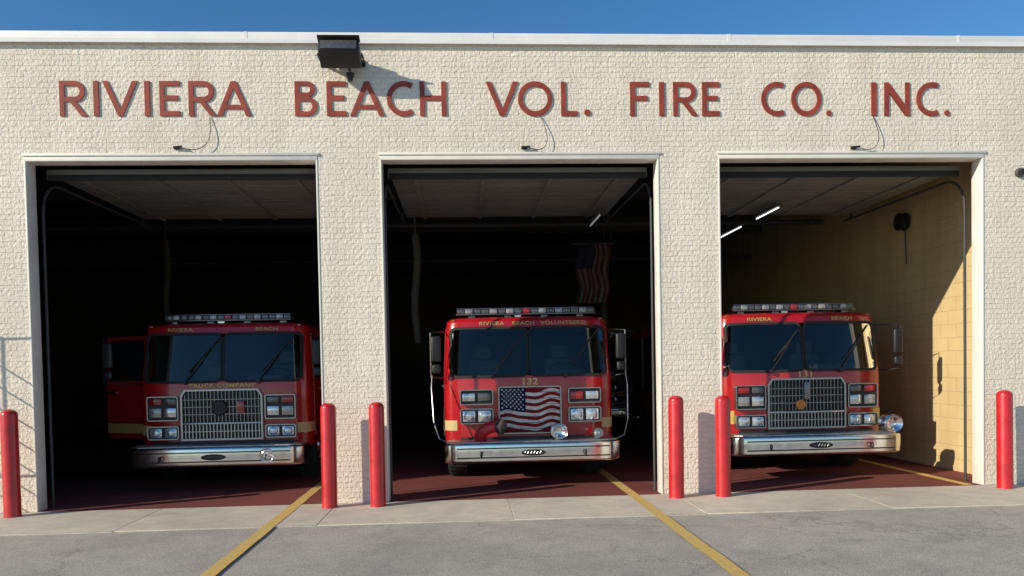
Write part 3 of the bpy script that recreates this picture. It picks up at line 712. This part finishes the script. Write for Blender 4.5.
# ------------------------------------------------------------------ things inside the bays
def lamp(x, y0, y1, z, lit, lb):
    t = empty('fluorescent_light', (x, (y0+y1)/2, z), lb, 'light', 'strip lights inside the bays'); h = (y1-y0)/2
    MB().box(-.05, .05, -h, h, .02, .06, .01).build('housing', M['galv'], t)
    MB().tube([(0, -h+.03, 0), (0, h-.03, 0)], .012, 8).build('tube', M['tube' if lit else 'tube_off'], t)
    mb = MB()
    for y in (-h*.7, h*.7): mb.tube([(0, y, .06), (0, y, 5.25-z)], .006, 5)
    mb.build('hanger', M['galv'], t)
lamp(4.95, 3.9, 5.3, 4.08, True, 'lit strip light in the right bay, the farther and lower looking of two')
lamp(4.95, 2.2, 3.2, 4.08, True, 'lit strip light in the right bay, the nearer of two')
lamp(2.2, 2.6, 3.6, 4.06, False, 'dim strip light high at the right of the middle bay')
lamp(-2.6, 8.2, 9.5, 3.2, False, 'dim strip light deep in the left bay')
def drop(x, y, z1, lb):
    t = empty('exhaust_hose', (x, y, z1), lb, 'hose', 'hanging exhaust hoses')
    pts = [(.03*math.sin(k*.8), 0, -k*.2) for k in range(int((z1-2.0)/.2)+1)]
    mb = MB(); mb.tube(pts, [.06+.006*(k % 2) for k in range(len(pts))], 12); mb.build('hose_body', M['hose'], t)
    MB().tube([(0, 0, 0), (0, 0, 5.25-z1)], .015, 6).build('hanger', M['galv'], t)
drop(-.78, 3.4, 3.9, 'dull hanging exhaust hose at the left side of the middle bay')
drop(-5.6, 5.5, 4.2, 'dull hanging exhaust hose at the left side of the left bay')
drop(2.95, 6.5, 4.1, 'dull hanging exhaust hose at the right side of the middle bay')
for y, z, lb in ((5.6, 4.45, 'grey ceiling pipe crossing the bays, the nearer one'), (9.6, 4.3, 'grey ceiling pipe crossing the bays, the farther one')):
    t = empty('ceiling_pipe', (0, y, z), lb, 'pipe'); MB().tube([(-11.9, 0, 0), (7.2, 0, 0)], .05, 10).build('pipe_run', M['galv'], t)
    mb = MB()
    for x in range(-11, 8, 3): mb.tube([(x, 0, .05), (x, 0, 5.25-z)], .008, 5)
    mb.build('hanger', M['galv'], t)
fg = empty('hanging_flag', (2.45, 4.9, 3.95), 'striped flag hanging from the ceiling inside the middle bay', 'flag')
mb = MB()
P = lambda a, b: (-.30+.6*a/13+.03*math.sin(b*.9), .07*math.sin(a*.8+b*.3), -1.1*b/12)
for sidx in range(13):
    mb.mi = sidx % 2
    for k in range(12):
        if sidx < 7 and k < 5: continue
        mb._f([mb.bm.verts.new(P(*q)) for q in ((sidx, k), (sidx+1, k), (sidx+1, k+1), (sidx, k+1))])
mb.mi = 2
for sidx in range(7):
    for k in range(5): mb._f([mb.bm.verts.new(P(*q)) for q in ((sidx, k), (sidx+1, k), (sidx+1, k+1), (sidx, k+1))])
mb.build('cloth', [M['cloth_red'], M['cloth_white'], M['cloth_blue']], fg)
MB().tube([(-.4, 0, .01), (.4, 0, .01)], .015, 8).tube([(-.35, 0, .01), (-.35, 0, 1.3)], .005, 5).tube([(.35, 0, .01), (.35, 0, 1.3)], .005, 5).build('pole', M['galv'], fg)
p = at(898, 222, 2.6)
hr = empty('cord_reel', (7.25, 2.6, p.z), 'black cord reel high on the tan wall of the right bay', 'reel')
MB().lathe([(0, 0), (.06, 0), (.06, .05), (.14, .05), (.14, .07), (.11, .08), (.11, .14), (.14, .15), (.14, .17), (0, .17)], (-.001, 0, 0), (-1, 0, 0), 24).build('drum', M['black'], hr)
MB().tube([(-.12, -.12, -.05), (-.12, -.13, -.3), (-.10, -.12, -.7)], .010, 6).build('cord', M['black'], hr)
